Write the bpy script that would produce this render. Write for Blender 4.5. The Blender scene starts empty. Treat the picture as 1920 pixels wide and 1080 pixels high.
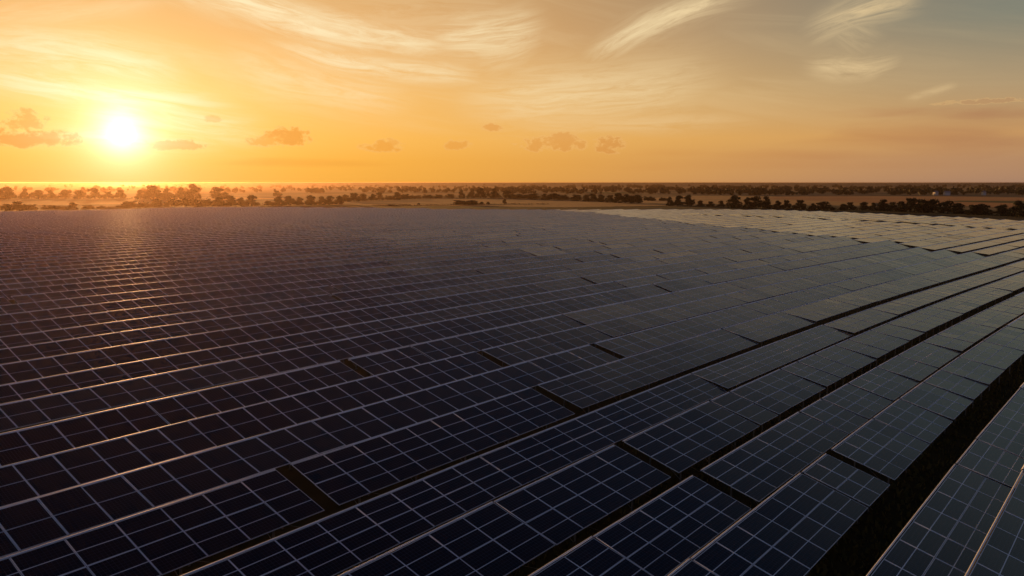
import bpy, math, random
from mathutils import Vector, Matrix
random.seed(7)
R = math.radians
scene = bpy.context.scene
col = scene.collection

# ------------------------------------------------------------------ camera
FPX, CX, CY = 1490.0, 960.0, 540.0          # focal length in pixels of a 1920 wide picture
PITCH = math.atan(198.0 / FPX)
PANEL_TOP = 2.4                             # height of the upper edge of the tables
H = 15.0                                    # camera height above that edge
CAMZ = PANEL_TOP + H
cam_d = bpy.data.cameras.new("camera")
cam = bpy.data.objects.new("camera", cam_d)
col.objects.link(cam)
cam.location = (0, 0, CAMZ)
cam.rotation_euler = (R(90) - PITCH, 0, 0)
cam_d.sensor_width = 36.0
cam_d.lens = 36.0 * FPX / 1920.0
cam_d.clip_start = 0.1
cam_d.clip_end = 60000.0
scene.camera = cam


def ray(px, py):
    """World direction seen at a pixel of the 1920x1080 photograph."""
    x, up, z = (px - CX) / FPX, (CY - py) / FPX, 1.0
    return Vector((x, z * math.cos(PITCH) + up * math.sin(PITCH), up * math.cos(PITCH) - z * math.sin(PITCH)))


def at(px, py, z=0.0):
    """Point at height z seen at that pixel."""
    d = ray(px, py)
    return Vector((0, 0, CAMZ)) + d * ((z - CAMZ) / d.z)


def project(p):
    q = Vector(p) - Vector((0, 0, CAMZ))
    fwd = q.y * math.cos(PITCH) - q.z * math.sin(PITCH)
    up = q.z * math.cos(PITCH) + q.y * math.sin(PITCH)
    if fwd < 0.5:
        return None
    return (CX + FPX * q.x / fwd, CY - FPX * up / fwd)


# ------------------------------------------------------------------ sun and sky
SUN_DIR = ray(228, 249).normalized()
SUN_EL = math.asin(SUN_DIR.z)
SUN_AZ = math.atan2(SUN_DIR.x, SUN_DIR.y)
sl = bpy.data.lights.new("sun", 'SUN')
sl.energy = 4.6
sl.angle = R(0.5)
sl.color = (1.0, 0.48, 0.15)
sun = bpy.data.objects.new("sun", sl)
col.objects.link(sun)
sun.rotation_euler = (-SUN_DIR).to_track_quat('-Z', 'Y').to_euler()

scene.view_settings.view_transform = 'Standard'
scene.view_settings.look = 'None'
scene.view_settings.exposure = 0.0
scene.view_settings.gamma = 1.0
scene.cycles.use_denoising = True
scene.cycles.max_bounces = 6
scene.cycles.volume_bounces = 0
scene.cycles.sample_clamp_indirect = 4.0


def lin(c, k=1.0):
    out = []
    for v in c[:3]:
        v = v / 255.0
        out.append(k * (v / 12.92 if v <= 0.04045 else ((v + 0.055) / 1.055) ** 2.4))
    return (out[0], out[1], out[2], 1.0)


class NT:
    """Small helper for node graphs; sockets or numbers go in, sockets come out."""
    def __init__(self, tree):
        self.t, self.n, self.l = tree, tree.nodes, tree.links

    def put(self, sock, v):
        if isinstance(v, bpy.types.NodeSocket):
            self.l.new(v, sock)
        else:
            sock.default_value = v

    def math(self, op, a, b=None, c=None, clamp=False):
        n = self.n.new('ShaderNodeMath')
        n.operation = op
        n.use_clamp = clamp
        self.put(n.inputs[0], a)
        if b is not None:
            self.put(n.inputs[1], b)
        if c is not None:
            self.put(n.inputs[2], c)
        return n.outputs[0]

    def mix(self, f, a, b, mode='MIX'):
        n = self.n.new('ShaderNodeMix')
        n.data_type = 'RGBA'
        n.blend_type = mode
        n.clamp_factor = True
        self.put(n.inputs[0], f)
        self.put(n.inputs[6], a)
        self.put(n.inputs[7], b)
        return n.outputs[2]

    def ramp(self, f, stops, interp='LINEAR'):
        n = self.n.new('ShaderNodeValToRGB')
        n.color_ramp.interpolation = interp
        el = n.color_ramp.elements
        while len(el) < len(stops):
            el.new(0.5)
        for e, (p, c) in zip(el, stops):
            e.position = p
            e.color = c
        self.put(n.inputs[0], f)
        return n.outputs[0]

    def smooth(self, v, a, b):
        n = self.n.new('ShaderNodeMapRange')
        n.interpolation_type = 'SMOOTHSTEP'
        self.put(n.inputs[0], v)
        n.inputs[1].default_value, n.inputs[2].default_value = a, b
        return n.outputs[0]

    def xyz(self, x, y, z=0.0):
        n = self.n.new('ShaderNodeCombineXYZ')
        for i, v in enumerate((x, y, z)):
            self.put(n.inputs[i], v)
        return n.outputs[0]

    def noise(self, vec, scale=1.0, detail=4.0, rough=0.55, dist=0.0):
        n = self.n.new('ShaderNodeTexNoise')
        self.put(n.inputs['Vector'], vec)
        n.inputs['Scale'].default_value = scale
        n.inputs['Detail'].default_value = detail
        n.inputs['Roughness'].default_value = rough
        n.inputs['Distortion'].default_value = dist
        return n.outputs[0]


world = bpy.data.worlds.new("World")
scene.world = world
world.use_nodes = True
wt = world.node_tree
wt.nodes.clear()
g = NT(wt)
tc = wt.nodes.new('ShaderNodeTexCoord')
sep = wt.nodes.new('ShaderNodeSeparateXYZ')
wt.links.new(tc.outputs['Generated'], sep.inputs[0])
dx, dy, dz = sep.outputs
DEG = 180.0 / math.pi
elev = g.math('MULTIPLY', g.math('ARCSINE', dz), DEG)
azim = g.math('MULTIPLY', g.math('ARCTAN2', dx, dy), DEG)       # 0 straight ahead, positive to the right
dotn = wt.nodes.new('ShaderNodeVectorMath')
dotn.operation = 'DOT_PRODUCT'
wt.links.new(tc.outputs['Generated'], dotn.inputs[0])
dotn.inputs[1].default_value = SUN_DIR
theta = g.math('MULTIPLY', g.math('ARCCOSINE', g.math('MINIMUM', dotn.outputs['Value'], 1.0)), DEG)

E_STOPS = [0, 1.5, 3, 6, 10, 13, 20, 32, 50, 90]
SUNSIDE = [(249, 172, 62), (251, 178, 68), (253, 186, 84), (250, 190, 104), (234, 174, 104), (222, 166, 100), (152, 132, 114), (64, 69, 84), (22, 32, 54), (14, 24, 50)]
FARSIDE = [(166, 130, 110), (184, 141, 106), (204, 156, 102), (175, 152, 118), (124, 131, 119), (102, 117, 115), (98, 110, 117), (44, 58, 82), (18, 30, 58), (12, 24, 52)]
BACKSIDE = [(140, 130, 138), (142, 133, 143), (140, 136, 150), (132, 134, 154), (118, 126, 152), (108, 119, 148), (84, 98, 132), (56, 71, 106), (28, 42, 76), (12, 24, 52)]
er = g.math('DIVIDE', g.math('MAXIMUM', elev, 0.0), 90.0)
er = g.math('POWER', er, 0.5)
cs = g.ramp(er, [(math.sqrt(e / 90.0), lin(c)) for e, c in zip(E_STOPS, SUNSIDE)])
cf = g.ramp(er, [(math.sqrt(e / 90.0), lin(c)) for e, c in zip(E_STOPS, FARSIDE)])
cb = g.ramp(er, [(math.sqrt(e / 90.0), lin(c)) for e, c in zip(E_STOPS, BACKSIDE)])
dazi = g.math('ABSOLUTE', g.math('SUBTRACT', azim, SUN_AZ * DEG))
dazi = g.math('MINIMUM', dazi, g.math('SUBTRACT', 360.0, dazi))
tfar = g.smooth(dazi, 8.0, 66.0)
sky = g.mix(g.smooth(dazi, 70.0, 125.0), g.mix(tfar, cs, cf), cb)
nish = wt.nodes.new('ShaderNodeTexSky')
nish.sky_type = 'NISHITA'
nish.sun_disc = False
nish.sun_elevation = SUN_EL
nish.sun_rotation = SUN_AZ
nish.dust_density = 3.0
nish_s = g.mix(1.0, nish.outputs[0], (0.08, 0.08, 0.08, 1), 'MULTIPLY')
sky = g.mix(0.08, sky, nish_s)

# cirrus: soft fibrous streaks in the directions the photograph shows them; px/py are turned into azimuth and elevation
def azel(px, py):
    d = ray(px, py).normalized()
    return math.degrees(math.atan2(d.x, d.y)), math.degrees(math.asin(d.z))


warp = g.noise(g.xyz(g.math('MULTIPLY', azim, 0.05), g.math('MULTIPLY', elev, 0.13)), 1.0, 3.0, 0.5)
warp = g.math('SUBTRACT', warp, 0.5)
streaks = [  # x0, y0, x1, y1, half width px, strength, bend
    (250, -45, 860, 100, 22, 0.95, 14), (380, -5, 800, 92, 16, 0.75, -10),
    (520, 90, 900, 152, 15, 0.80, 10), (-60, 76, 330, 128, 24, 0.75, -8),
    (-60, 132, 420, 198, 17, 0.85, 6), (-100, 40, 300, 12, 14, 0.30, 4),
    (810, 78, 1010, 52, 32, 0.80, 8), (880, 110, 1000, 70, 30, 0.5, 8),
    (1110, 96, 1380, -14, 16, 0.85, -12), (1520, 62, 1710, 4, 17, 0.70, -6),
    (1545, 30, 1640, 84, 22, 0.35, 4), (1520, 128, 1680, 116, 13, 0.62, 4),
    (880, 190, 1330, 150, 42, 0.55, 6), (420, 120, 760, 190, 30, 0.45, 0),
    (150, 190, 480, 240, 24, 0.6, 4), (950, 235, 1400, 228, 14, 0.30, 2),
    (1700, 188, 1790, 168, 5, 0.4, 2), (600, 30, 1000, 20, 30, 0.25, 4),
    (20, 250, 420, 262, 14, 0.45, 2),
]
cirrus = None
for i, (x0, y0, x1, y1, hw, st, bend) in enumerate(streaks):
    a0, e0 = azel(x0, y0)
    a1, e1 = azel(x1, y1)
    ca, ce = (a0 + a1) / 2, (e0 + e1) / 2
    L = math.hypot(a1 - a0, e1 - e0) / 2
    ux, uy = (a1 - a0) / (2 * L), (e1 - e0) / (2 * L)
    w = 1.35 * hw / 26.0
    qa = g.math('SUBTRACT', azim, ca)
    qe = g.math('ADD', g.math('SUBTRACT', elev, ce), g.math('MULTIPLY', warp, 2.2))
    l = g.math('ADD', g.math('MULTIPLY', qa, ux), g.math('MULTIPLY', qe, uy))
    t = g.math('SUBTRACT', g.math('MULTIPLY', qe, ux), g.math('MULTIPLY', qa, uy))
    ln = g.math('DIVIDE', l, L)
    l2 = g.math('MULTIPLY', ln, ln)
    t = g.math('SUBTRACT', t, g.math('MULTIPLY', g.math('SUBTRACT', l2, 0.4), bend / 26.0))
    tn = g.math('DIVIDE', t, w)
    r2 = g.math('ADD', g.math('MULTIPLY', tn, tn), g.math('MULTIPLY', l2, l2))
    m = g.math('EXPONENT', g.math('MULTIPLY', r2, -1.1))
    fib = g.noise(g.xyz(g.math('MULTIPLY', l, 0.20), g.math('MULTIPLY', t, 1.7), i * 3.7), 1.0, 9.0, 0.70, 0.6)
    m = g.math('MULTIPLY', m, g.smooth(fib, 0.22, 0.68))
    m = g.math('MULTIPLY', m, st * 1.15)
    cirrus = m if cirrus is None else g.math('MAXIMUM', cirrus, m)
veil = g.noise(g.xyz(g.math('MULTIPLY', g.math('ADD', azim, g.math('MULTIPLY', elev, 1.6)), 0.05),
                     g.math('MULTIPLY', g.math('SUBTRACT', elev, g.math('MULTIPLY', azim, -0.15)), 0.42)), 1.0, 7.0, 0.62, 0.8)
veil = g.math('MULTIPLY', g.smooth(veil, 0.42, 0.78), g.math('SUBTRACT', 0.36, g.math('MULTIPLY', tfar, 0.26)))
veil = g.math('MULTIPLY', veil, g.math('MULTIPLY', g.smooth(elev, 2.0, 6.0), g.math('SUBTRACT', 1.0, g.smooth(elev, 18, 34))))
cirrus = g.math('MINIMUM', g.math('MAXIMUM', cirrus, veil), 1.0)
ccol = g.mix(tfar, lin((255, 236, 190)), lin((238, 204, 148)))
sky = g.mix(g.math('MULTIPLY', cirrus, 0.88), sky, ccol)

# cumulus: small darker puffs standing low over the horizon, with a lit upper rim
puffs = [  # cx, cy, half w, half h, strength
    (10, 262, 90, 16, 1.0), (48, 228, 34, 18, 0.8), (90, 262, 62, 14, 0.9), (325, 273, 62, 11, 0.8), (400, 223, 20, 7, 0.45),
    (545, 258, 44, 20, 0.85), (500, 266, 40, 10, 0.6), (718, 277, 44, 12, 0.55), (740, 270, 20, 10, 0.45), (860, 272, 30, 12, 0.5),
    (920, 240, 26, 9, 0.55), (1040, 272, 80, 16, 0.5), (1060, 262, 34, 16, 0.5), (1140, 274, 40, 18, 0.55), (1240, 288, 120, 10, 0.35),
    (1780, 258, 270, 46, 0.75), (1680, 212, 200, 13, 0.8), (1890, 214, 170, 17, 0.8), (1860, 190, 90, 5, 0.45), (1560, 292, 300, 14, 0.40),
    (560, 306, 210, 10, 0.50), (1450, 310, 420, 14, 0.30),
]
pn = g.noise(g.xyz(azim, g.math('MULTIPLY', elev, 1.5)), 0.95, 9.0, 0.70, 0.2)
pn = g.math('SUBTRACT', pn, 0.5)
pb = g.noise(g.xyz(g.math('MULTIPLY', azim, 0.12), g.math('MULTIPLY', elev, 0.8)), 1.0, 4.0, 0.5, 0.4)
pb = g.math('SUBTRACT', pb, 0.5)
cum = rim = None
for (x, y, hw, hh, st) in puffs:
    ca, ce = azel(x, y)
    w, h = hw / 26.0, hh / 26.0
    qa = g.math('DIVIDE', g.math('SUBTRACT', azim, ca), w)
    qe = g.math('DIVIDE', g.math('SUBTRACT', elev, ce), h)
    qe = g.math('MULTIPLY', qe, g.math('SUBTRACT', 1.15, g.math('MULTIPLY', g.smooth(qe, -0.6, 0.6), 0.3)))
    r2 = g.math('ADD', g.math('MULTIPLY', qa, qa), g.math('MULTIPLY', qe, qe))
    f = g.math('SUBTRACT', g.math('ADD', 0.95, g.math('MULTIPLY', pn if hw < 100 else pb, 4.2 if hw < 100 else 2.2)), r2)
    m = g.math('MULTIPLY', g.smooth(f, 0.0, 0.75 if hw < 100 else 1.7), st)
    if hw < 100:
        rim = m if rim is None else g.math('MAXIMUM', rim, m)
    cum = m if cum is None else g.math('MAXIMUM', cum, m)
rimm = g.math('MULTIPLY', g.smooth(rim, 0.02, 0.25), g.math('SUBTRACT', 1.0, g.smooth(rim, 0.25, 0.6)))
sky = g.mix(g.math('MULTIPLY', rimm, 0.28), sky, lin((255, 214, 140)))
cumcol = g.mix(tfar, lin((232, 142, 44)), lin((158, 110, 84)))
sky = g.mix(g.math('MULTIPLY', cum, 0.78), sky, cumcol)

# the sun's aureole
g1 = g.math('EXPONENT', g.math('MULTIPLY', g.math('POWER', g.math('DIVIDE', theta, 1.0), 1.1), -1.0))
g2 = g.math('EXPONENT', g.math('DIVIDE', theta, -3.9))
g3 = g.math('EXPONENT', g.math('DIVIDE', theta, -9.0))
glow = g.mix(1.0, g.mix(1.0, (0, 0, 0, 1), g.mix(1.0, (1.7, 1.6, 1.35, 1), g.xyz(g1, g1, g1), 'MULTIPLY'), 'ADD'),
             g.mix(1.0, (0.46, 0.42, 0.26, 1), g.xyz(g2, g2, g2), 'MULTIPLY'), 'ADD')
glow = g.mix(1.0, glow, g.mix(1.0, (0.12, 0.085, 0.025, 1), g.xyz(g3, g3, g3), 'MULTIPLY'), 'ADD')
sky = g.mix(1.0, sky, glow, 'ADD')
bg = wt.nodes.new('ShaderNodeBackground')
wt.links.new(sky, bg.inputs[0])
bg.inputs[1].default_value = 1.0
wo = wt.nodes.new('ShaderNodeOutputWorld')
wt.links.new(bg.outputs[0], wo.inputs[0])
world.cycles.sampling_method = 'MANUAL'
world.cycles.sample_map_resolution = 1024


# ------------------------------------------------------------------ materials
def material(name):
    m = bpy.data.materials.new(name)
    m.use_nodes = True
    n = m.node_tree.nodes
    return m, NT(m.node_tree), n['Principled BSDF']


def texco(gg, which):
    n = gg.n.new('ShaderNodeTexCoord')
    return n.outputs[which]


def split(gg, vec):
    n = gg.n.new('ShaderNodeSeparateXYZ')
    gg.l.new(vec, n.inputs[0])
    return n.outputs


def gridline(gg, v, period, width):
    """1 on thin lines repeating along v."""
    d = gg.math('PINGPONG', v, period / 2)
    return gg.math('LESS_THAN', d, width / 2)


def make_glass(name, framed):
    m, gg, p = material(name)
    u, v, _ = split(gg, texco(gg, 'UV'))
    info = gg.n.new('ShaderNodeObjectInfo')
    cell = gg.math('MAXIMUM', gridline(gg, u, 0.1815, 0.012), gridline(gg, v, 0.1815, 0.010))
    bus = gg.math('MAXIMUM', gridline(gg, v, 0.0363, 0.0022), gridline(gg, u, 0.0907, 0.0022))
    geo = gg.n.new('ShaderNodeNewGeometry')
    tone = gg.noise(geo.outputs['Position'], 0.09, 3.0, 0.6)
    tone = gg.math('ADD', gg.math('MULTIPLY', tone, 0.7), gg.math('MULTIPLY', info.outputs['Random'], 0.3))
    base = gg.ramp(tone, [(0.25, (0.0012, 0.0025, 0.0100, 1)), (0.55, (0.0018, 0.0030, 0.0110, 1)), (0.8, (0.0060, 0.0050, 0.0100, 1))])
    c = gg.mix(gg.math('MULTIPLY', bus, 0.10), base, (0.09, 0.10, 0.13, 1))
    c = gg.mix(gg.math('MULTIPLY', cell, 0.55), c, (0.10, 0.115, 0.16, 1))
    # the pale strip between the two halves of a module
    attr = gg.n.new('ShaderNodeUVMap')
    attr.uv_map = 'half'
    hu, hv, _ = split(gg, attr.outputs[0])
    mid = gg.math('LESS_THAN', gg.math('ABSOLUTE', gg.math('SUBTRACT', hv, 0.5)), 0.011)
    c = gg.mix(gg.math('MULTIPLY', mid, 0.9), c, (0.55, 0.57, 0.62, 1))
    rough = 0.10
    if framed:
        eu = gg.math('MINIMUM', hu, gg.math('SUBTRACT', 1.0, hu))
        ev = gg.math('MINIMUM', hv, gg.math('SUBTRACT', 1.0, hv))
        fr = gg.math('MAXIMUM', gg.math('LESS_THAN', eu, 0.028), gg.math('LESS_THAN', ev, 0.018))
        c = gg.mix(fr, c, (0.76, 0.77, 0.80, 1))
        gg.put(p.inputs['Roughness'], gg.math('ADD', 0.12, gg.math('MULTIPLY', fr, 0.3)))
    else:
        dirt = gg.noise(geo.outputs['Position'], 1.3, 5.0, 0.65)
        gg.put(p.inputs['Roughness'], gg.math('ADD', 0.06, gg.math('MULTIPLY', dirt, 0.12)))
    gg.put(p.inputs['Base Color'], c)
    p.inputs['IOR'].default_value = 1.5 if framed else 1.38
    return m


def make_plain(name, c, rough, metal=0.0, var=0.0, scale=1.0):
    m, gg, p = material(name)
    if var:
        nz = gg.noise(texco(gg, 'Object'), scale, 5.0, 0.6)
        lo = tuple(x * (1 - var) for x in c) + (1,)
        hi = tuple(x * (1 + var) for x in c) + (1,)
        gg.put(p.inputs['Base Color'], gg.ramp(nz, [(0.3, lo), (0.7, hi)]))
    else:
        p.inputs['Base Color'].default_value = tuple(c) + (1,)
    p.inputs['Roughness'].default_value = rough
    p.inputs['Metallic'].default_value = metal
    return m


MAT_GLASS = make_glass("module_glass", False)
MAT_FAR = make_glass("distant_module_glass", True)
MAT_ALU = make_plain("aluminium_frame", (0.80, 0.82, 0.86), 0.42, 0.15, 0.12, 0.8)
MAT_GLINT_TRIM = make_plain("aluminium_glint_trim", (0.90, 0.90, 0.92), 0.50, 0.65)  # metal of the bars added along row tops for sun glints
MAT_STEEL = make_plain("galvanised_steel", (0.22, 0.22, 0.22), 0.55, 0.5, 0.25, 2.0)
MAT_BARK = make_plain("bark", (0.06, 0.045, 0.03), 0.9, 0.0, 0.4, 3.0)


def make_leaf(name, a, b):
    m, gg, p = material(name)
    geo = gg.n.new('ShaderNodeNewGeometry')
    info = gg.n.new('ShaderNodeObjectInfo')
    f = gg.noise(geo.outputs['Position'], 0.35, 3.0, 0.6)
    f = gg.math('ADD', gg.math('MULTIPLY', f, 0.75), gg.math('MULTIPLY', info.outputs['Random'], 0.25))
    gg.put(p.inputs['Base Color'], gg.ramp(f, [(0.3, a + (1,)), (0.7, b + (1,))]))
    p.inputs['Roughness'].default_value = 0.75
    p.inputs['Specular IOR Level'].default_value = 0.2
    return m


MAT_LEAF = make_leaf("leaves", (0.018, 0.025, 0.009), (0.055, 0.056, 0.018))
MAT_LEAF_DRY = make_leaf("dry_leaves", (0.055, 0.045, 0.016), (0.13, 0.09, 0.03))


def make_field(name, stops, sx, sy, rough=0.95, stalks=0.0):
    """Stubble or grass: noise drawn out along the drill lines."""
    m, gg, p = material(name)
    geo = gg.n.new('ShaderNodeNewGeometry')
    x, y, _ = split(gg, geo.outputs['Position'])
    n1 = gg.noise(gg.xyz(gg.math('MULTIPLY', x, sx), gg.math('MULTIPLY', y, sy)), 1.0, 6.0, 0.6, 0.4)
    n2 = gg.noise(geo.outputs['Position'], 0.6, 4.0, 0.7)
    f = gg.math('ADD', gg.math('MULTIPLY', n1, 0.75), gg.math('MULTIPLY', n2, 0.25))
    gg.put(p.inputs['Base Color'], gg.ramp(f, [(s, c + (1,)) for s, c in stops]))
    if stalks:                                  # upright stalks: the normals of a bristly surface
        bn = gg.n.new('ShaderNodeBump')
        bn.inputs['Strength'].default_value = stalks
        bn.inputs['Distance'].default_value = 1.0
        gg.put(bn.inputs['Height'], gg.noise(geo.outputs['Position'], 1.1, 3.0, 0.6))
        gg.l.new(bn.outputs[0], p.inputs['Normal'])
    p.inputs['Roughness'].default_value = rough
    p.inputs['Specular IOR Level'].default_value = 0.1
    return m


MAT_GROUND = make_field("countryside", [(0.30, (0.13, 0.10, 0.045)), (0.48, (0.24, 0.17, 0.075)), (0.62, (0.36, 0.24, 0.10)), (0.72, (0.14, 0.12, 0.05))], 0.0025, 0.006, stalks=0.5)
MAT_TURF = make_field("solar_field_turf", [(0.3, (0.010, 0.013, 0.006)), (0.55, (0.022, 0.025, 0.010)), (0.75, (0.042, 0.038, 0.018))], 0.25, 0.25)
MAT_GRASS = make_field("rough_grass", [(0.3, (0.055, 0.055, 0.018)), (0.55, (0.10, 0.090, 0.030)), (0.75, (0.19, 0.14, 0.05))], 0.02, 0.06, stalks=0.35)
MAT_STRAW = make_field("straw_stubble", [(0.3, (0.42, 0.25, 0.085)), (0.5, (0.68, 0.42, 0.15)), (0.7, (0.78, 0.52, 0.21))], 0.004, 0.03, stalks=0.8)
MAT_BROWN = make_field("ripe_crop", [(0.3, (0.38, 0.19, 0.07)), (0.5, (0.64, 0.33, 0.12)), (0.7, (0.72, 0.40, 0.16))], 0.004, 0.03, stalks=0.8)
MAT_GREEN = make_field("green_pasture", [(0.3, (0.10, 0.11, 0.035)), (0.6, (0.17, 0.17, 0.06)), (0.8, (0.25, 0.21, 0.08))], 0.006, 0.03, stalks=0.5)
MAT_WALL = make_plain("white_render", (0.50, 0.48, 0.45), 0.8)
MAT_ROOF = make_plain("roof_sheet", (0.30, 0.25, 0.22), 0.7)


# ------------------------------------------------------------------ mesh helpers
class MB:
    def __init__(self):
        self.v, self.f, self.m, self.uv, self.uh, self.sm = [], [], [], [], [], []

    def face(self, pts, mat=0, uv=None, uh=None, smooth=False):
        i = len(self.v)
        self.v += [tuple(p) for p in pts]
        self.f.append(tuple(range(i, i + len(pts))))
        self.m.append(mat)
        self.uv += uv if uv else [(0, 0)] * len(pts)
        self.uh += uh if uh else [(0.25, 0.25)] * len(pts)
        self.sm.append(smooth)

    def box(self, lo, hi, mat=0, xf=None, skip=()):
        x0, y0, z0 = lo
        x1, y1, z1 = hi
        c = [Vector(p) for p in ((x0, y0, z0), (x1, y0, z0), (x1, y1, z0), (x0, y1, z0), (x0, y0, z1), (x1, y0, z1), (x1, y1, z1), (x0, y1, z1))]
        if xf is not None:
            c = [xf @ p for p in c]
        for k, q in enumerate(((3, 2, 1, 0), (4, 5, 6, 7), (0, 1, 5, 4), (1, 2, 6, 5), (2, 3, 7, 6), (3, 0, 4, 7))):
            if k not in skip:
                self.face([c[j] for j in q], mat)

    def tube(self, a, b, r, n=8, mat=0, r2=None, smooth=True):
        a, b = Vector(a), Vector(b)
        d = (b - a).normalized()
        s = d.orthogonal().normalized()
        t = d.cross(s)
        r2 = r if r2 is None else r2
        i = len(self.v)
        for k in range(n):
            w = 2 * math.pi * k / n
            o = s * math.cos(w) + t * math.sin(w)
            self.v += [tuple(a + o * r), tuple(b + o * r2)]
        for k in range(n):
            j = (k + 1) % n
            self.f.append((i + 2 * k, i + 2 * j, i + 2 * j + 1, i + 2 * k + 1))
            self.m.append(mat)
            self.uv += [(0, 0)] * 4
            self.uh += [(0.25, 0.25)] * 4
            self.sm.append(smooth)

    def mesh(self, name, mats, uvs=False):
        me = bpy.data.meshes.new(name)
        me.from_pydata(self.v, [], self.f)
        for mm in mats:
            me.materials.append(mm)
        me.polygons.foreach_set('material_index', self.m)
        me.polygons.foreach_set('use_smooth', self.sm)
        if uvs:
            for nm, data in (('UVMap', self.uv), ('half', self.uh)):
                lay = me.uv_layers.new(name=nm)
                lay.data.foreach_set('uv', [c for p in data for c in p])
        me.update()
        return me


def put(name, me, parent=None, loc=(0, 0, 0), rot=(0, 0, 0)):
    o = bpy.data.objects.new(name, me)
    col.objects.link(o)
    o.parent = parent
    o.location = loc
    o.rotation_euler = rot
    return o


def tag(o, label=None, cat=None, group=None, kind=None):
    for k, v in (('label', label), ('category', cat), ('group', group), ('kind', kind)):
        if v:
            o[k] = v
    return o


# ------------------------------------------------------------------ setting: ground and fields
def sheet(name, pts, z, mat):
    mb = MB()
    mb.face([(p[0], p[1], z) for p in pts])
    return tag(put(name, mb.mesh(name, [mat])), kind='structure')


GX = 14000
gm = MB()
gm.face([(-GX, -300, 0), (GX, -300, 0), (GX, GX, 0), (-GX, GX, 0)])
tag(put('ground', gm.mesh('ground', [MAT_GROUND])), kind='structure')


def px_sheet(name, pix, z, mat):
    return sheet(name, [at(x, y, z) for x, y in pix], z, mat)


# turf of the solar field, wide enough to lie beneath every table
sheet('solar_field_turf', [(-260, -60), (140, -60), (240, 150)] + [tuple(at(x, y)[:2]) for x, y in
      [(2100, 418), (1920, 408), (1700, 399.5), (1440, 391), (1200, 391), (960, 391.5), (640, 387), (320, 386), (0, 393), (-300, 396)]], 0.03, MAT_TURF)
px_sheet('grass_verge', [(1010, 391.6), (1200, 391.2), (1440, 391.2), (1700, 399.6), (1920, 408.2), (2200, 420), (2200, 405), (1920, 396), (1700, 390), (1440, 384), (1200, 387), (1060, 389.5)], 0.06, MAT_GRASS)
px_sheet('grass_verge', [(400, 386.6), (640, 387.0), (960, 391.2), (1010, 391.0), (1060, 389), (960, 388.4), (800, 386), (640, 384), (520, 384)], 0.09, MAT_GREEN)
px_sheet('stubble_field', [(600, 383.5), (800, 385.5), (1060, 388.6), (1260, 385.5), (1210, 381), (1100, 378), (960, 374), (820, 372.5), (700, 375), (560, 380)], 0.12, MAT_STRAW)
px_sheet('stubble_field', [(-40, 386), (230, 383), (420, 375), (560, 373), (420, 369), (200, 370), (-40, 372)], 0.15, MAT_STRAW)
px_sheet('stubble_field', [(1200, 381), (1640, 386), (1640, 379), (1560, 373), (1450, 368), (1300, 367), (1200, 372)], 0.18, MAT_STRAW)
px_sheet('crop_field', [(1440, 373), (1600, 379), (1760, 384), (1960, 393), (1960, 371), (1800, 368.5), (1560, 367), (1450, 368.5)], 0.24, MAT_BROWN)
px_sheet('pasture', [(1780, 378), (2000, 383), (2000, 377.5), (1800, 376)], 0.32, MAT_GREEN)
px_sheet('pasture', [(1830, 360), (1990, 361.5), (1990, 357.5), (1850, 357)], 0.40, MAT_GREEN)
px_sheet('pasture', [(1060, 362), (1200, 363), (1180, 360.5), (1050, 360.5)], 0.45, MAT_GREEN)

# ------------------------------------------------------------------ the solar tables
RAZ = R(41.0)
UX, UY = math.sin(RAZ), math.cos(RAZ)
VX, VY = -math.cos(RAZ), math.sin(RAZ)


def bend(u):
    """Sideways drift of every row along its length, in units of H."""
    if u > 9:
        return 0.052 * 9 - 0.0056 * 81 + (0.052 - 0.0112 * 9) * (u - 9)
    return 0.052 * u - 0.0056 * u * u


def bend_slope(u):
    return 0.052 - 0.0112 * min(u, 9.0)


def row_point(a, u):
    v = a + bend(u)
    return Vector((H * (u * UX + v * VX), H * (u * UY + v * VY), PANEL_TOP))


def uv_of(p):
    return (p[0] * UX + p[1] * UY) / H, (p[0] * VX + p[1] * VY) / H


def interp(pts, x):
    if x <= pts[0][0]:
        (x0, y0), (x1, y1) = pts[0], pts[1]
    elif x >= pts[-1][0]:
        (x0, y0), (x1, y1) = pts[-2], pts[-1]
    else:
        for (x0, y0), (x1, y1) in zip(pts, pts[1:]):
            if x0 <= x <= x1:
                break
    return y0 + (y1 - y0) * (x - x0) / (x1 - x0)


FAR_EDGE = [(0, 396.0), (200, 392.5), (320, 389), (440, 387.8), (640, 389), (800, 391), (960, 393), (1280, 392), (1440, 392.5), (1600, 398), (1690, 402), (1800, 406.5), (1920, 412)]
CREST = [(1000, 391), (1100, 397), (1280, 416), (1400, 427), (1560, 443), (1700, 458), (1790, 468), (1920, 476), (2100, 484)]
AISLE = [(1293, 401), (1400, 404.5), (1480, 406), (1600, 411), (1720, 418), (1920, 430), (2100, 440)]

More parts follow.
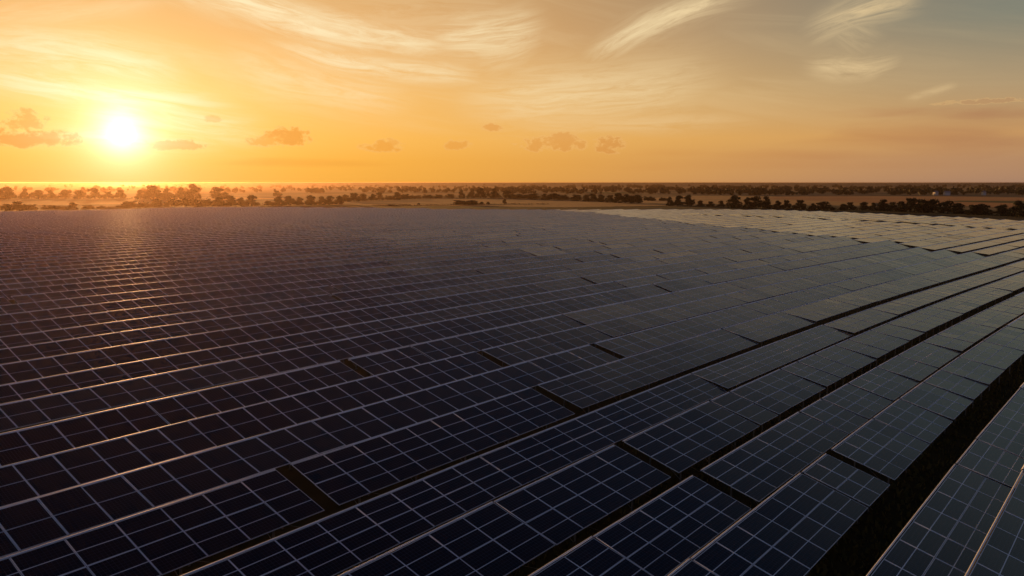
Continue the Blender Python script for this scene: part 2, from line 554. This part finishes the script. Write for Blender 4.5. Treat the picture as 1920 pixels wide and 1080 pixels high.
ROWS = [0.289, 0.484, 0.877, 1.155, 1.536, 1.851, 2.318, 2.693, 3.096, 3.51, 3.99, 4.375, 4.884, 5.343, 5.775, 6.28, 6.765, 7.27, 7.81, 8.32]
while ROWS[-1] < 36:
    ROWS.append(ROWS[-1] + 0.485 + random.uniform(-0.02, 0.02))
GAPS = {  # pixel columns of the breaks along a row's upper edge; a trailing 'w' marks the wide ones
    1: [1796, 1834], 2: [1507, '1562w', 1640, 1690, 1734, 1766, 1801, 1846, 1890, 1909],
    3: ['1317w', 1502, 1543, 1593, 1647, 1686, 1733, 1759, 1807, 1854, 1873],
    4: ['1170w', 1334, 1371, 1466, 1497, 1529, 1568, 1593, 1634, 1665, 1693, 1718, 1744, 1780, 1815, 1846, 1879],
    5: [1300, 1546, 1590, 1634, 1671, 1726, 1773, 1807, 1840, 1887],
    6: ['547w', '1011w', 1356, 1466, 1554, 1590, 1632, 1662, 1712, 1773], 7: ['1117w', 1290, 1392, 1470],
    8: ['905w', 1009, 1102, 1360], 9: ['655w', 772, 1056],
}
MODULE = 2.22          # length of a module along the row
WIDTH = 3.45           # slant width of a table
TILT, TILT_CREST = R(16.0), R(6.3)


def u_at_column(a, px):
    lo, hi = 0.0, 40.0
    for _ in range(50):
        mid = (lo + hi) / 2
        q = project(row_point(a, mid))
        if q is None or q[0] < px:
            lo = mid
        else:
            hi = mid
    return lo


tables = []     # dicts: centre of the upper edge, heading, number of modules, row, tilt, tiers, width
for k, a in enumerate(ROWS):
    MODULE = 2.2 if k <= 6 else 2.0
    umin = max(0.15, 0.2 * a - 0.5) + random.uniform(0, MODULE / H)
    umax = min(46.0, 9.5 * a + 1.5)
    cuts = []
    if k in GAPS:
        for gp in GAPS[k]:
            wide = isinstance(gp, str)
            cuts.append((u_at_column(a, float(str(gp).rstrip('w'))), 0.95 if wide else 0.22))
    u = umin
    while u < umax:
        if k in GAPS:
            nxt = [c for c in cuts if c[0] > u + 0.05]
            end, gap = nxt[0] if nxt else (u + random.randint(4, 7) * MODULE / H, 0.2)
            n = (end - u) * H / MODULE
            if n > 15:
                n, gap = random.randint(10, 13), 0.06
                end = u + n * MODULE / H
            n = max(1, round(n))
        else:
            q = project(row_point(a, u))
            x = q[0] if q else 0
            n = random.randint(9, 15) if x < 900 else random.randint(4, 10)
            if q and q[0] > 1000 and q[1] < interp(CREST, q[0]) + 8:
                n = random.randint(2, 5)
            gap = 0.08 if random.random() < 0.62 else random.choice((0.3, 0.5, 0.8))
            end = u + n * MODULE / H
        length = (end - u) * H - gap
        um = (u + end) / 2 - gap / (2 * H)
        c = row_point(a, um)
        nu = u
        u = end
        q = project(c)
        if q is None:
            continue
        s = bend_slope(um)
        hd = math.atan2(UY + s * VY, UX + s * VX)
        along = Vector((math.cos(hd), math.sin(hd), 0))
        low = Vector((math.sin(hd), -math.cos(hd), 0)) * 3.3
        corners = [project(c + along * d + o) for d in (-length / 2, length / 2) for o in (Vector((0, 0, 0)), low - Vector((0, 0, 0.95)))]
        if any(t is None for t in corners):
            continue
        xs = [t[0] for t in corners]
        ys = [t[1] for t in corners]
        if max(xs) < -60 or min(xs) > 1985 or min(ys) > 1110 or q[1] < interp(FAR_EDGE, q[0]):
            continue
        beyond = q[0] > 1000 and q[1] < interp(CREST, q[0])
        if beyond and abs(q[1] - interp(AISLE, q[0])) < 0.9 and q[0] > 1285:
            continue
        roll = min(1.0, max(0.0, (um - 2.8) / 4.0 if k <= 9 else (um - 4) / 7.0))
        tilt = (TILT_CREST if beyond else TILT - R(9.3 if k <= 5 else (7.0 if k == 6 else 3.8)) * roll * roll * (3 - 2 * roll)) + R(random.gauss(0, 0.6))
        area = max(0.0, min(1920, max(xs)) - max(0, min(xs))) * max(0.0, min(1080, max(ys)) - max(0, min(ys)))
        tables.append(dict(c=c, hd=hd, n=n, L=length, row=k, tilt=tilt, beyond=beyond, area=area, x=q[0], y=q[1], tiers=2 if k <= 6 else 1,
                           w=6.5 if beyond and k > 9 else {1: 2.9, 3: 3.25, 4: 3.75, 5: 3.15, 6: 4.15}.get(k, WIDTH)))

tables.sort(key=lambda t: -t['area'])
near, far = tables[:300], tables[300:]
FULL = 64                                    # the largest ones also get their frames, posts and rafters one by one

# module meshes, made once per size and shared
_cache = {}


def module_mesh(w, d, whole, bar=False):
    """A module lying in the xy plane, centred in x, its lower edge at y=0; with its frame if whole."""
    key = (round(w, 3), round(d, 3), whole, bar)
    if key in _cache:
        return _cache[key]
    b = 0.027 if bar else 0.042
    mb = MB()
    x, y0, y1 = w / 2, 0.0, d
    mb.face([(-x + b, y0 + b, 0), (x - b, y0 + b, 0), (x - b, y1 - b, 0), (-x + b, y1 - b, 0)], 0,
            [(0, 0), (w - 2 * b, 0), (w - 2 * b, d - 2 * b), (0, d - 2 * b)], [(0, 0), (1, 0), (1, 1), (0, 1)])
    fb = mb if whole else MB()
    mi = 1 if whole else 0
    t, lo = 0.007, -0.035
    for (ax, ay, bx, by) in ((-x, y0, x, y0 + b), (-x, y1 - b, x, y1), (-x, y0 + b, -x + b, y1 - b), (x - b, y0 + b, x, y1 - b)):
        fb.box((ax, ay, lo), (bx, by, t), mi)
    if bar:
        fb.box((-x + b, d / 2 - 0.019, -0.01), (x - b, d / 2 + 0.019, t), mi)
    mb.face([(-x + b, y1 - b, -0.02), (x - b, y1 - b, -0.02), (x - b, y0 + b, -0.02), (-x + b, y0 + b, -0.02)], 1 if whole else 0)
    out = (mb.mesh('solar_module', [MAT_GLASS, MAT_ALU], True), None if whole else fb.mesh('module_frame', [MAT_ALU]))
    _cache[key] = out
    return out


_rails, _posts = {}, {}


def glint_trim_bar(mb, L, y, z, mat=0, xf=None, r=0.1, n=12):
    """Bar along x, added to catch sun glints on its one level facet."""
    ring = []
    for k in range(n):
        w = math.pi / 2 + (k - 0.5) * 2 * math.pi / n
        ring.append((y + r * math.cos(w), z + r * math.sin(w)))
    ends = []
    for x in (-L / 2, L / 2):
        ends.append([Vector((x, a, b)) if xf is None else xf @ Vector((x, a, b)) for a, b in ring])
    for k in range(n):
        j = (k + 1) % n
        mb.face([ends[0][k], ends[0][j], ends[1][j], ends[1][k]], mat)


def glint_trim_mesh(L, r):
    key = ('trim', round(L, 2), r)
    if key not in _rails:
        mb = MB()
        glint_trim_bar(mb, L, 0, 0, r=r)
        _rails[key] = mb.mesh('glint_trim', [MAT_ALU if r < 0.08 else MAT_GLINT_TRIM])  # slim bars of the near rows take plain frame metal, without the glint
    return _rails[key]


def tube_mesh(name, L, r, n, mat):
    key = (name, round(L, 2), r, n)
    if key not in _rails:
        mb = MB()
        mb.tube((-L / 2, 0, 0), (L / 2, 0, 0), r, n)
        _rails[key] = mb.mesh(name, [mat])
    return _rails[key]


def post_mesh(h):
    key = round(h, 2)
    if key not in _posts:
        mb = MB()
        mb.box((-0.05, -0.035, 0), (0.05, -0.028, h))
        mb.box((-0.05, -0.028, 0), (-0.043, 0.035, h))
        mb.box((0.043, -0.028, 0), (0.05, 0.035, h))
        mb.box((-0.14, -0.1, 0), (0.14, 0.1, 0.03))
        _posts[key] = mb.mesh('post', [MAT_STEEL])
    return _posts[key]


def rafter_mesh(w):
    key = ('rafter', w)
    if key not in _rails:
        mb = MB()
        mb.box((-0.035, 0.1, -0.05), (0.035, w - 0.1, 0.05))
        _rails[key] = mb.mesh('rafter', [MAT_STEEL])
    return _rails[key]


def brace_mesh(w, ct, st, zlow, y0):
    mb = MB()
    f, r = 0.22 * w, 0.78 * w
    mb.tube((-0.07, y0 + f * ct + 0.06, 0.25), (-0.07, y0 + r * ct, zlow + r * st - 0.45), 0.022, 5)
    mb.tube((-0.07, y0 + f * ct - 0.1, zlow + f * st - 0.3), (2.1, y0 + f * ct - 0.1, 0.12), 0.012, 4)
    return mb.mesh('brace', [MAT_STEEL])


ORD = ['', 'first', 'second', 'third', 'fourth', 'fifth', 'sixth', 'seventh', 'eighth', 'ninth', 'tenth', 'eleventh', 'twelfth', 'thirteenth', 'fourteenth',
       'fifteenth', 'sixteenth', 'seventeenth', 'eighteenth', 'nineteenth', 'twentieth']


def ordinal(n):
    if n <= 20:
        return ORD[n]
    tens = {2: 'twenty', 3: 'thirty', 4: 'forty', 5: 'fifty', 6: 'sixty', 7: 'seventy'}[n // 10]
    return tens[:-1] + 'ieth' if n % 10 == 0 else tens + '-' + ORD[n % 10]


by_row = {}
for t in near:
    by_row.setdefault(t['row'], []).append(t)
row_rank = {k: i + 1 for i, k in enumerate(sorted(by_row))}
for k, ts in by_row.items():
    ts.sort(key=lambda t: t['x'])
    for i, t in enumerate(ts):
        rr = 'row nearest the bottom right corner' if row_rank[k] == 1 else ordinal(row_rank[k]) + ' row from the bottom right corner'
        tone = 'pale grey' if t['beyond'] else ('dark blue' if t['y'] > 640 else ('brownish' if t['x'] < 900 else 'slate grey'))
        pos = 'only' if len(ts) == 1 else ('leftmost' if i == 0 else ('rightmost' if i == len(ts) - 1 else ordinal(i + 1) + ' from left'))
        t['label'] = f"{tone} solar table, {pos} in the {rr}"


def pose(t):
    """Axes of a table: base point, heading, and the tilted sheet's lower edge."""
    hd = t['hd']
    w = t['w']
    back = Vector((-math.sin(hd), math.cos(hd), 0))
    base = t['c'] - back * (w * math.cos(t['tilt']) / 2)
    zlow = PANEL_TOP - w * math.sin(t['tilt'])
    return Vector((base.x, base.y, 0)), zlow


def build_table(t, full):
    base, zlow = pose(t)
    w, L, n = t['w'], t['L'], t['n']
    ct, st = math.cos(t['tilt']), math.sin(t['tilt'])
    root = put('solar_table', None, None, base, (0, 0, t['hd']))
    tag(root, t['label'], 'solar table', 'solar tables in rows across the field')
    gapm = 0.02
    mw = L / n - gapm
    md = w / t['tiers'] - gapm
    mw = round(mw * 40) / 40
    y0 = -w * ct / 2
    me, fr = module_mesh(mw, md, not full, t['tiers'] == 2)
    for i in range(n):
        x = -L / 2 + (i + 0.5) * L / n
        for j in range(t['tiers']):
            s = j * w / t['tiers']
            o = bpy.data.objects.new('solar_module', me)
            col.objects.link(o)
            o.parent = root
            o.location = (x, y0 + s * ct, zlow + s * st)
            o.rotation_euler = (t['tilt'] + R(random.gauss(0, 0.28)), R(random.gauss(0, 0.25)), 0)
            if fr is not None:
                f = bpy.data.objects.new('module_frame', fr)
                col.objects.link(f)
                f.parent = o
    put('glint_trim', glint_trim_mesh(L, 0.04 if t['row'] <= 6 else (0.07 if t['row'] <= 8 else 0.1)), root, (0, w * ct / 2 + 0.075, PANEL_TOP - (0.0 if t['row'] <= 6 else 0.03)))  # bar added behind the upper edge to draw the bright row line
    npst = max(2, round(L / 4.4))
    spots = [-L / 2 + (i + 0.5) * L / npst for i in range(npst)]
    if full:
        for s in (0.22 * w, 0.78 * w):
            put('purlin', tube_mesh('purlin', L - 0.1, 0.045, 6, MAT_STEEL), root, (0, y0 + s * ct + 0.09 * st, zlow + s * st - 0.09 * ct))
        for x in spots:
            put('rafter', rafter_mesh(w), root, (x, y0 + 0.19 * st, zlow - 0.19 * ct), (t['tilt'], 0, 0))
            put('brace', brace_mesh(w, ct, st, zlow, y0), root, (x, 0, 0))
            for s in (0.22 * w, 0.78 * w):
                put('post', post_mesh(zlow + s * st - 0.24), root, (x, y0 + s * ct + 0.06, 0))
    else:
        mb = MB()
        for s in (0.22 * w, 0.78 * w):
            mb.tube((-L / 2 + 0.05, y0 + s * ct, zlow + s * st - 0.09), (L / 2 - 0.05, y0 + s * ct, zlow + s * st - 0.09), 0.045, 5)
            for x in spots:
                mb.box((x - 0.05, y0 + s * ct - 0.035, 0), (x + 0.05, y0 + s * ct + 0.035, zlow + s * st - 0.14))
        put('support_frame', mb.mesh('support_frame', [MAT_STEEL]), root)


for i, t in enumerate(near):
    build_table(t, i < FULL)

rnd = random.Random(5)
mb = MB()
for _ in range(16000):
    k = rnd.choice((0, 1, 1, 1, 2, 3, 3, 4, 5, 5))
    v0 = ROWS[k] + rnd.uniform(-0.02, 0.26)
    uu = 0.6 + 9.0 * rnd.random() ** 1.6
    p = row_point(v0, uu)
    q = project((p.x, p.y, 0))
    if q is None or not (-30 < q[0] < 1950 and q[1] < 1110):
        continue
    hgt = rnd.uniform(0.10, 0.38)
    w = rnd.uniform(0, 6.28)
    a, b = math.cos(w) * hgt * 0.35, math.sin(w) * hgt * 0.35
    lx, ly = rnd.gauss(0, 0.25) * hgt, rnd.gauss(0, 0.25) * hgt
    mb.face([(p.x - a, p.y - b, 0.03), (p.x + a, p.y + b, 0.03), (p.x + a * 0.7 + lx, p.y + b * 0.7 + ly, hgt), (p.x - a * 0.5 + lx, p.y - b * 0.5 + ly, hgt * 0.85)])
tag(put('grass', mb.mesh('grass', [MAT_GRASS])), 'dark rough grass growing in the aisles between the nearest rows', 'grass', None, 'stuff')

# everything past the 300 largest: one mesh
mb = MB()
for t in far:
    base, zlow = pose(t)
    w, L, n = t['w'], t['L'], t['n']
    ct, st = math.cos(t['tilt']), math.sin(t['tilt'])
    xf = Matrix.Translation(base) @ Matrix.Rotation(t['hd'], 4, 'Z')
    y0 = -w * ct / 2
    for i in range(n):
        xa, xb = -L / 2 + i * L / n, -L / 2 + (i + 1) * L / n
        dz = random.gauss(0, 0.006)
        p = [xf @ Vector(q) for q in ((xa, y0, zlow + dz), (xb, y0, zlow - dz), (xb, -y0, PANEL_TOP - dz), (xa, -y0, PANEL_TOP + dz))]
        ww = L / n
        mb.face(p, 0, [(0, 0), (ww, 0), (ww, w), (0, w)], [(0, 0), (1, 0), (1, 1), (0, 1)])
    lo = [xf @ Vector(q) for q in ((L / 2, y0, zlow - 0.04), (-L / 2, y0, zlow - 0.04), (-L / 2, -y0, PANEL_TOP - 0.04), (L / 2, -y0, PANEL_TOP - 0.04))]
    mb.face(lo, 2)
    glint_trim_bar(mb, L, -y0 + 0.075, PANEL_TOP - 0.03, 1, xf)
    for x in (-L / 3, 0, L / 3):
        for s in (0.22, 0.78):
            mb.box((x - 0.05, y0 + s * w * ct - 0.04, 0), (x + 0.05, y0 + s * w * ct + 0.04, zlow + s * w * st - 0.06), 2, xf, skip=(0, 1))
o = put('distant_solar_tables', mb.mesh('distant_solar_tables', [MAT_FAR, MAT_GLINT_TRIM, MAT_STEEL], True))
tag(o, 'far rows of solar tables too small and many to count, reaching back to the trees', 'solar tables', None, 'stuff')
print('tables', len(tables), 'near', len(near), 'far', len(far), 'rows', len(row_rank))


# ------------------------------------------------------------------ trees
def leaf_quad(mb, c, s, rnd):
    n = Vector((rnd.gauss(0, 1), rnd.gauss(0, 1), rnd.gauss(0, 1) + 0.5)).normalized()
    a = n.orthogonal().normalized()
    b = n.cross(a)
    w = rnd.uniform(0, math.pi)
    a, b = a * math.cos(w) + b * math.sin(w), b * math.cos(w) - a * math.sin(w)
    a, b = a * s * rnd.uniform(0.6, 1.2), b * s * rnd.uniform(0.5, 1.0)
    mb.face([c - a, c - b * 0.8, c + a * 0.9, c + b], 0)


def crown_points(rnd, blobs, count):
    tot = sum(b[3] ** 2 for b in blobs)
    for (x, y, z, r, q) in blobs:
        for _ in range(max(4, int(count * r * r / tot))):
            d = Vector((rnd.gauss(0, 1), rnd.gauss(0, 1), rnd.gauss(0, 1))).normalized()
            rr = r * (rnd.random() ** 0.33) * rnd.uniform(0.8, 1.12)
            yield Vector((x, y, z)) + Vector((d.x * rr, d.y * rr, d.z * rr * q))


def tree_variant(seed, style):
    """Unit-height tree, about as wide as it is tall, lopsided and with holes in its crown."""
    rnd = random.Random(seed)
    blobs = []
    lean = rnd.uniform(-0.1, 0.1)
    if style == 'tree':
        for i in range(rnd.randint(9, 15)):
            w = rnd.uniform(0, 2 * math.pi)
            z = rnd.uniform(0.22, 0.9)
            rad = rnd.uniform(0.0, 0.40) * (1.05 - 0.7 * max(0.0, z - 0.4) / 0.6)
            r = rnd.uniform(0.08, 0.20)
            blobs.append((lean * z + rad * math.cos(w), rad * math.sin(w), min(z, 0.98 - r * 0.8), r, rnd.uniform(0.7, 1.0)))
        blobs.append((lean * 0.5, 0, 0.48, 0.24, 1.0))
        blobs.append((lean + rnd.uniform(-0.12, 0.12), 0, 0.84, 0.13, 1.0))
        for i in range(8):
            w = rnd.uniform(0, 6.28)
            blobs.append((0.28 * math.cos(w), 0.28 * math.sin(w), rnd.uniform(0.1, 0.3), rnd.uniform(0.10, 0.17), 0.9))
    else:
        for i in range(16):
            x = rnd.uniform(-0.40, 0.40)
            y = rnd.uniform(-0.25, 0.25)
            top = rnd.uniform(0.55, 1.0) * (1 - 1.4 * x * x)
            r = rnd.uniform(0.10, 0.2)
            blobs.append((x, y, top - r, r, 0.9))
            blobs.append((x, y, max(0.1, top * 0.4), r * 1.1, 1.0))
    cb = MB()
    for p in crown_points(rnd, blobs, 2300 if style == 'tree' else 3200):
        if p.z > 0.02:
            leaf_quad(cb, p, rnd.uniform(0.025, 0.06), rnd)
    for (x, y, z, r, q) in blobs:                # stray sprays that break the outline
        for _ in range(16):
            d = Vector((rnd.gauss(0, 1), rnd.gauss(0, 1), rnd.gauss(0.3, 1))).normalized() * r * rnd.uniform(1.0, 1.35)
            if z + d.z > 0.02:
                leaf_quad(cb, Vector((x, y, z)) + d, 0.024, rnd)
    tb = MB()
    tb.tube((0, 0, -0.02), (lean * 0.35, 0, 0.35), 0.035, 7, 0, 0.022)
    for i in range(5):
        w = i * 1.3 + rnd.uniform(0, 0.6)
        tb.tube((lean * 0.3, 0, rnd.uniform(0.22, 0.36)), (0.2 * math.cos(w), 0.2 * math.sin(w), rnd.uniform(0.5, 0.68)), 0.018, 5, 0, 0.006)
    return cb.mesh('crown', [MAT_LEAF]), tb.mesh('trunk', [MAT_BARK])


TREES = [tree_variant(s, 'tree') for s in range(1, 10)] + [tree_variant(s, 'bush') for s in range(21, 25)]


def place_tree(name, px, top, base, w_px, variant, label, cat, group):
    """A tree whose foot is seen at (px, base), its top at the row top, w_px wide in the 1920 px picture."""
    p = at(px, base)
    dist = math.hypot(p.x, p.y)
    up = CAMZ + (ray(px, top).z / math.hypot(*ray(px, top)[:2])) * dist
    wid = w_px / FPX * dist
    root = put(name, None, None, (p.x, p.y, 0), (0, 0, random.choice((0, math.pi)) + random.uniform(-0.5, 0.5) - math.atan2(p.x, p.y)))
    root.scale = (wid / 0.95, wid / 0.95, max(0.8, up))
    cm, tm = TREES[variant]
    put('crown', cm, root)
    put('trunk', tm, root)
    tag(root, label, cat, group)
    return root


# hedgerow behind the pale tables, right half: x, top, base, width
RIGHT = [(1256, 369, 386, 16), (1272, 366, 386, 20), (1290, 365, 386, 22), (1312, 375, 387, 15), (1332, 377, 388, 13), (1352, 376, 388, 15), (1378, 364.5, 390, 26), (1402, 370, 391, 18),
         (1418, 367, 391, 24), (1438, 367, 391, 24), (1457, 376, 392, 17), (1474, 374.5, 392, 15), (1499, 374, 393, 22), (1523, 381, 394, 14), (1545, 377.5, 395, 26), (1561, 387, 395, 8),
         (1580, 382, 395, 16), (1594, 378.5, 394, 18), (1618, 377.5, 394, 20), (1636, 380, 394, 14), (1653, 373, 395, 28), (1674, 378, 396, 18), (1690, 377, 397, 20), (1708, 370, 398, 30), (1728, 372.5, 399, 26),
         (1749, 373, 399, 28), (1777, 376, 400, 27), (1798, 379.5, 401, 27), (1826, 383, 403, 24), (1842, 381, 403, 28), (1878, 383, 404, 30), (1906, 376, 406, 28), (1930, 377, 408, 30)]
CENTRE = [(648, 364, 378, 18), (664, 361, 378, 22), (682, 362, 377, 20), (700, 363, 376, 16), (712, 360, 376, 18), (728, 366, 375, 14), (744, 360, 375, 20), (762, 363, 374, 18), (780, 365, 373, 18), (800, 364, 372, 18),
          (820, 364, 372, 16), (842, 363, 372, 16), (866, 356, 372, 14), (884, 354, 371, 20), (902, 352, 371, 24), (928, 353, 371, 26), (950, 357, 372, 18), (966, 362, 373, 22), (982, 364, 373, 18), (1003, 362, 374, 22),
          (1022, 363, 375, 18), (1038, 361.5, 375, 22), (1056, 363, 376, 20), (1078, 364, 377, 20), (1098, 364, 378, 20), (1112, 363, 378, 22), (1128, 364, 379, 20), (1144, 365, 380, 18), (1160, 361.5, 381, 26),
          (1184, 361.5, 381.5, 32), (1214, 366.5, 377, 14), (1226, 370, 377, 8), (1243, 369, 377, 14)]
LEFT = [(12, 382, 396, 20), (32, 376.5, 396, 26), (54, 380.5, 395, 24), (90, 384, 394, 24), (116, 385, 394, 16), (136, 379.5, 394, 20), (166, 382.5, 393, 18), (190, 385.5, 393, 14), (208, 386, 392, 14), (228, 384, 392, 16),
        (248, 375.5, 391, 26), (272, 378, 390, 20), (296, 371, 389, 26), (322, 372, 388.5, 24), (348, 371, 388, 26), (366, 371, 388, 22), (386, 371, 388, 26), (410, 368, 387.5, 26), (432, 366, 387.5, 28), (452, 370, 387, 20),
        (472, 365.5, 387, 28), (504, 376, 386.5, 16), (524, 368, 386, 24), (542, 367, 386, 22), (562, 369, 385.5, 18), (584, 365, 385, 24), (604, 368, 384.5, 18), (618, 367, 384, 20), (636, 366, 383, 18)]
BACK = [(4, 358, 374, 18), (16, 350.5, 374, 26), (46, 353, 372, 18), (72, 356, 373, 22), (98, 357, 372, 20), (124, 355, 372, 22), (150, 356, 373, 20), (178, 352, 373, 26), (204, 358, 373, 18), (226, 355, 372, 20),
        (264, 355, 374, 20), (288, 346, 374, 34), (312, 352, 374, 24), (338, 350, 374, 22), (361, 345, 374, 32), (406, 350, 373, 24), (422, 360, 372, 14), (520, 357, 368, 16), (584, 350, 362, 20), (600, 352, 362, 16)]


def tree_row(data, place, group, names=('full', 'spreading', 'uneven', 'bushy')):
    n = len(data)
    for i, (x, top, base, w) in enumerate(data):
        h = base - top
        var = random.randint(9, 12) if h < 11 or w > 1.5 * h else random.randint(0, 8)
        pos = 'leftmost' if i == 0 else ('rightmost' if i == n - 1 else (ordinal(i + 1) + ' from left' if i < n / 2 else ordinal(n - i) + ' from right'))
        look = 'small' if h < 12 else ('tall' if h > 21 else names[var % 4])
        place_tree('bush' if var >= 9 else 'broadleaf_tree', x, top, base, w * 1.12, var, f"{look} dark tree, {pos} {place}", 'bush' if var >= 9 else 'tree', group)


tree_row(RIGHT, 'in the hedgerow behind the pale panels', 'trees of the right hedgerow')
tree_row(CENTRE, 'in the line beyond central stubble', 'trees beyond the stubble field')
tree_row(LEFT, 'in the hedge behind the left panels', 'trees of the left hedge')
tree_row(BACK, 'in the hazy second line under sun', 'hazy trees under the sun')
place_tree('bush', 870, 373.5, 384.5, 42, 9, 'wide low domed bush standing alone in the stubble field', 'bush', None)
place_tree('broadleaf_tree', 946, 372.5, 382.5, 9, 1, 'slim lone tree right of the domed bush in the stubble', 'tree', None)
place_tree('bush', 903, 378, 384, 8, 10, 'tiny shrub just right of the wide domed bush', 'bush', None)
place_tree('bush', 915, 377, 383.6, 7, 11, 'tiny shrub between the domed bush and the slim lone tree', 'bush', None)
place_tree('bush', 731, 383, 386.5, 20, 12, 'low scrub bush at the left end of the stubble field', 'bush', None)
place_tree('bush', 785, 380.5, 384, 5, 10, 'single tiny shrub left of the domed bush', 'bush', None)


def hedge(pts, height, label, name='hedge', step=0.5):
    """A low continuous hedge along a line of pixels on the ground."""
    rnd = random.Random(len(pts) * 7 + int(pts[0][0]))
    mb = MB()
    for (x0, y0), (x1, y1) in zip(pts, pts[1:]):
        a, b = at(x0, y0), at(x1, y1)
        m = max(6, int((b - a).length / step))
        for i in range(m):
            p = a.lerp(b, i / m)
            hh = height * (0.7 + 0.5 * math.sin(i * 0.11 + x0) * math.sin(i * 0.037))
            for _ in range(3):
                leaf_quad(mb, Vector((p.x + rnd.gauss(0, 0.6), p.y + rnd.gauss(0, 0.8), abs(rnd.gauss(0.45, 0.3)) * hh)), 0.5, rnd)
    return tag(put(name, mb.mesh(name, [MAT_LEAF])), label, 'hedge')


hedge([(1250, 386), (1330, 388), (1400, 391), (1500, 393.4), (1600, 394.4), (1700, 397.5), (1800, 401), (1930, 408)], 2.4, 'long low hedge joining the trees behind the pale right-hand panels')
hedge([(230, 392), (300, 389), (400, 388), (500, 386.6), (640, 383)], 4.5, 'hazy brown hedge joining the trees along the left panel edge')
hedge([(-20, 374), (120, 372.5), (300, 374), (420, 373)], 6.5, 'faint golden hedge joining the hazy second tree line under sun', step=0.7)
hedge([(640, 378), (760, 374), (860, 372), (960, 373), (1080, 377), (1200, 381.5)], 4.5, 'dark hedge joining the trees beyond the central stubble field', step=0.8)
hedge([(700, 386.2), (800, 385.2), (900, 384), (1030, 383)], 0.9, 'thin low hedge crossing the stubble under the domed bush')

# woods that read as one mass: leaf clumps in bands going back to the horizon
def wood(pix, n, hgt, label, size):
    rnd = random.Random(int(pix[0] * 13 + pix[2] * 7))
    x0, x1, ya, yb = pix
    mb = MB()
    for _ in range(n):
        x = rnd.uniform(x0, x1)
        t = rnd.random()
        y = ya + (yb - ya) * t
        if math.sin(x * 0.021 + y * 0.9) + math.sin(x * 0.053 - y * 0.5) + rnd.gauss(0, 0.5) < (-0.9 if 'dense' in label else -0.45):
            continue
        p = at(x, y)
        d = math.hypot(p.x, p.y)
        h = hgt * rnd.uniform(0.5, 1.25)
        r = h * rnd.uniform(0.5, 0.9)
        s = size * h * 0.3
        for q in crown_points(rnd, [(p.x, p.y, h * 0.55, r * 0.6, 0.8), (p.x + rnd.gauss(0, r * 0.5), p.y, h * 0.35, r * 0.6, 0.7)], 46):
            if q.z > 0:
                leaf_quad(mb, q, s, rnd)
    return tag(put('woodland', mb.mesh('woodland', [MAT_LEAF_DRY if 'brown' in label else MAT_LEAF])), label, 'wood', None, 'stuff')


wood((1300, 1960, 357, 366), 420, 8.5, 'dense far wood above the orange fields at right', 1.0)
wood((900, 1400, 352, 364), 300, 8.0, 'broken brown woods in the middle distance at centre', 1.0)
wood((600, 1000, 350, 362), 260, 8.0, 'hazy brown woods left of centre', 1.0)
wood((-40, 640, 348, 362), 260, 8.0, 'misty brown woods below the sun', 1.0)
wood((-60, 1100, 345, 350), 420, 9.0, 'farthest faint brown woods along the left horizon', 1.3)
wood((1000, 1980, 345.5, 356), 700, 9.0, 'farthest grey woods along the right horizon', 1.2)


# distant farm buildings
def barn(px, py, wpx, label):
    p = at(px, py)
    d = math.hypot(p.x, p.y)
    w = wpx / FPX * d
    root = put('farm_building', None, None, (p.x, p.y, 0), (0, 0, R(random.uniform(-12, 12))))
    tag(root, label, 'farm building')
    mb = MB()
    mb.box((-w / 2, -4, 0), (w / 2, 4, 4))
    put('wall', mb.mesh('wall', [MAT_WALL]), root)
    mb = MB()
    mb.face([(-w / 2 - .3, -4.4, 3.9), (w / 2 + .3, -4.4, 3.9), (w / 2 + .3, 0, 6), (-w / 2 - .3, 0, 6)])
    mb.face([(w / 2 + .3, 4.4, 3.9), (-w / 2 - .3, 4.4, 3.9), (-w / 2 - .3, 0, 6), (w / 2 + .3, 0, 6)])
    put('roof', mb.mesh('roof', [MAT_ROOF]), root)


barn(1754, 366, 5, 'leftmost white farm building at the foot of the far right wood')
barn(1775, 366.3, 8, 'longest white farm building below the far right wood')
barn(1844, 366, 4, 'small white farm building at the right end of the wood')

# low ridges closing the view
def ridge(name, y0, hgt, seed):
    mb = MB()
    xs = [-9500 + i * 19000 / 120 for i in range(121)]
    hs = [hgt * (0.86 + 0.06 * math.sin(x * 0.0007 + seed) + 0.05 * math.sin(x * 0.0021 + seed * 2.1) + 0.02 * math.sin(x * 0.011)) for x in xs]
    for i in range(120):
        mb.face([(xs[i], y0 - 600, 0.5), (xs[i + 1], y0 - 600, 0.5), (xs[i + 1], y0, hs[i + 1]), (xs[i], y0, hs[i])], 0, smooth=True)
        mb.face([(xs[i], y0, hs[i]), (xs[i + 1], y0, hs[i + 1]), (xs[i + 1], y0 + 900, 0.5), (xs[i], y0 + 900, 0.5)], 0, smooth=True)
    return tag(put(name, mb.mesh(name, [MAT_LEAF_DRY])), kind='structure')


ridge('hills', 3900, 16.3, 1.0)
ridge('hills', 5400, 17.6, 2.6)

# ------------------------------------------------------------------ haze
mb = MB()
mb.box((-GX - 200, -500, -1.0), (GX + 200, GX + 200, 17.9))
hz = put('haze', mb.mesh('haze', []))
hm = bpy.data.materials.new('evening_haze')
hm.use_nodes = True
hm.node_tree.nodes.clear()
pv = hm.node_tree.nodes.new('ShaderNodeVolumePrincipled')
pv.inputs['Color'].default_value = (0.48, 0.31, 0.20, 1)
pv.inputs['Density'].default_value = 0.0001
pv.inputs['Anisotropy'].default_value = 0.80
ho = hm.node_tree.nodes.new('ShaderNodeOutputMaterial')
hm.node_tree.links.new(pv.outputs[0], ho.inputs['Volume'])
hz.data.materials.append(hm)
tag(hz, 'golden evening haze over the plain', 'haze', None, 'stuff')
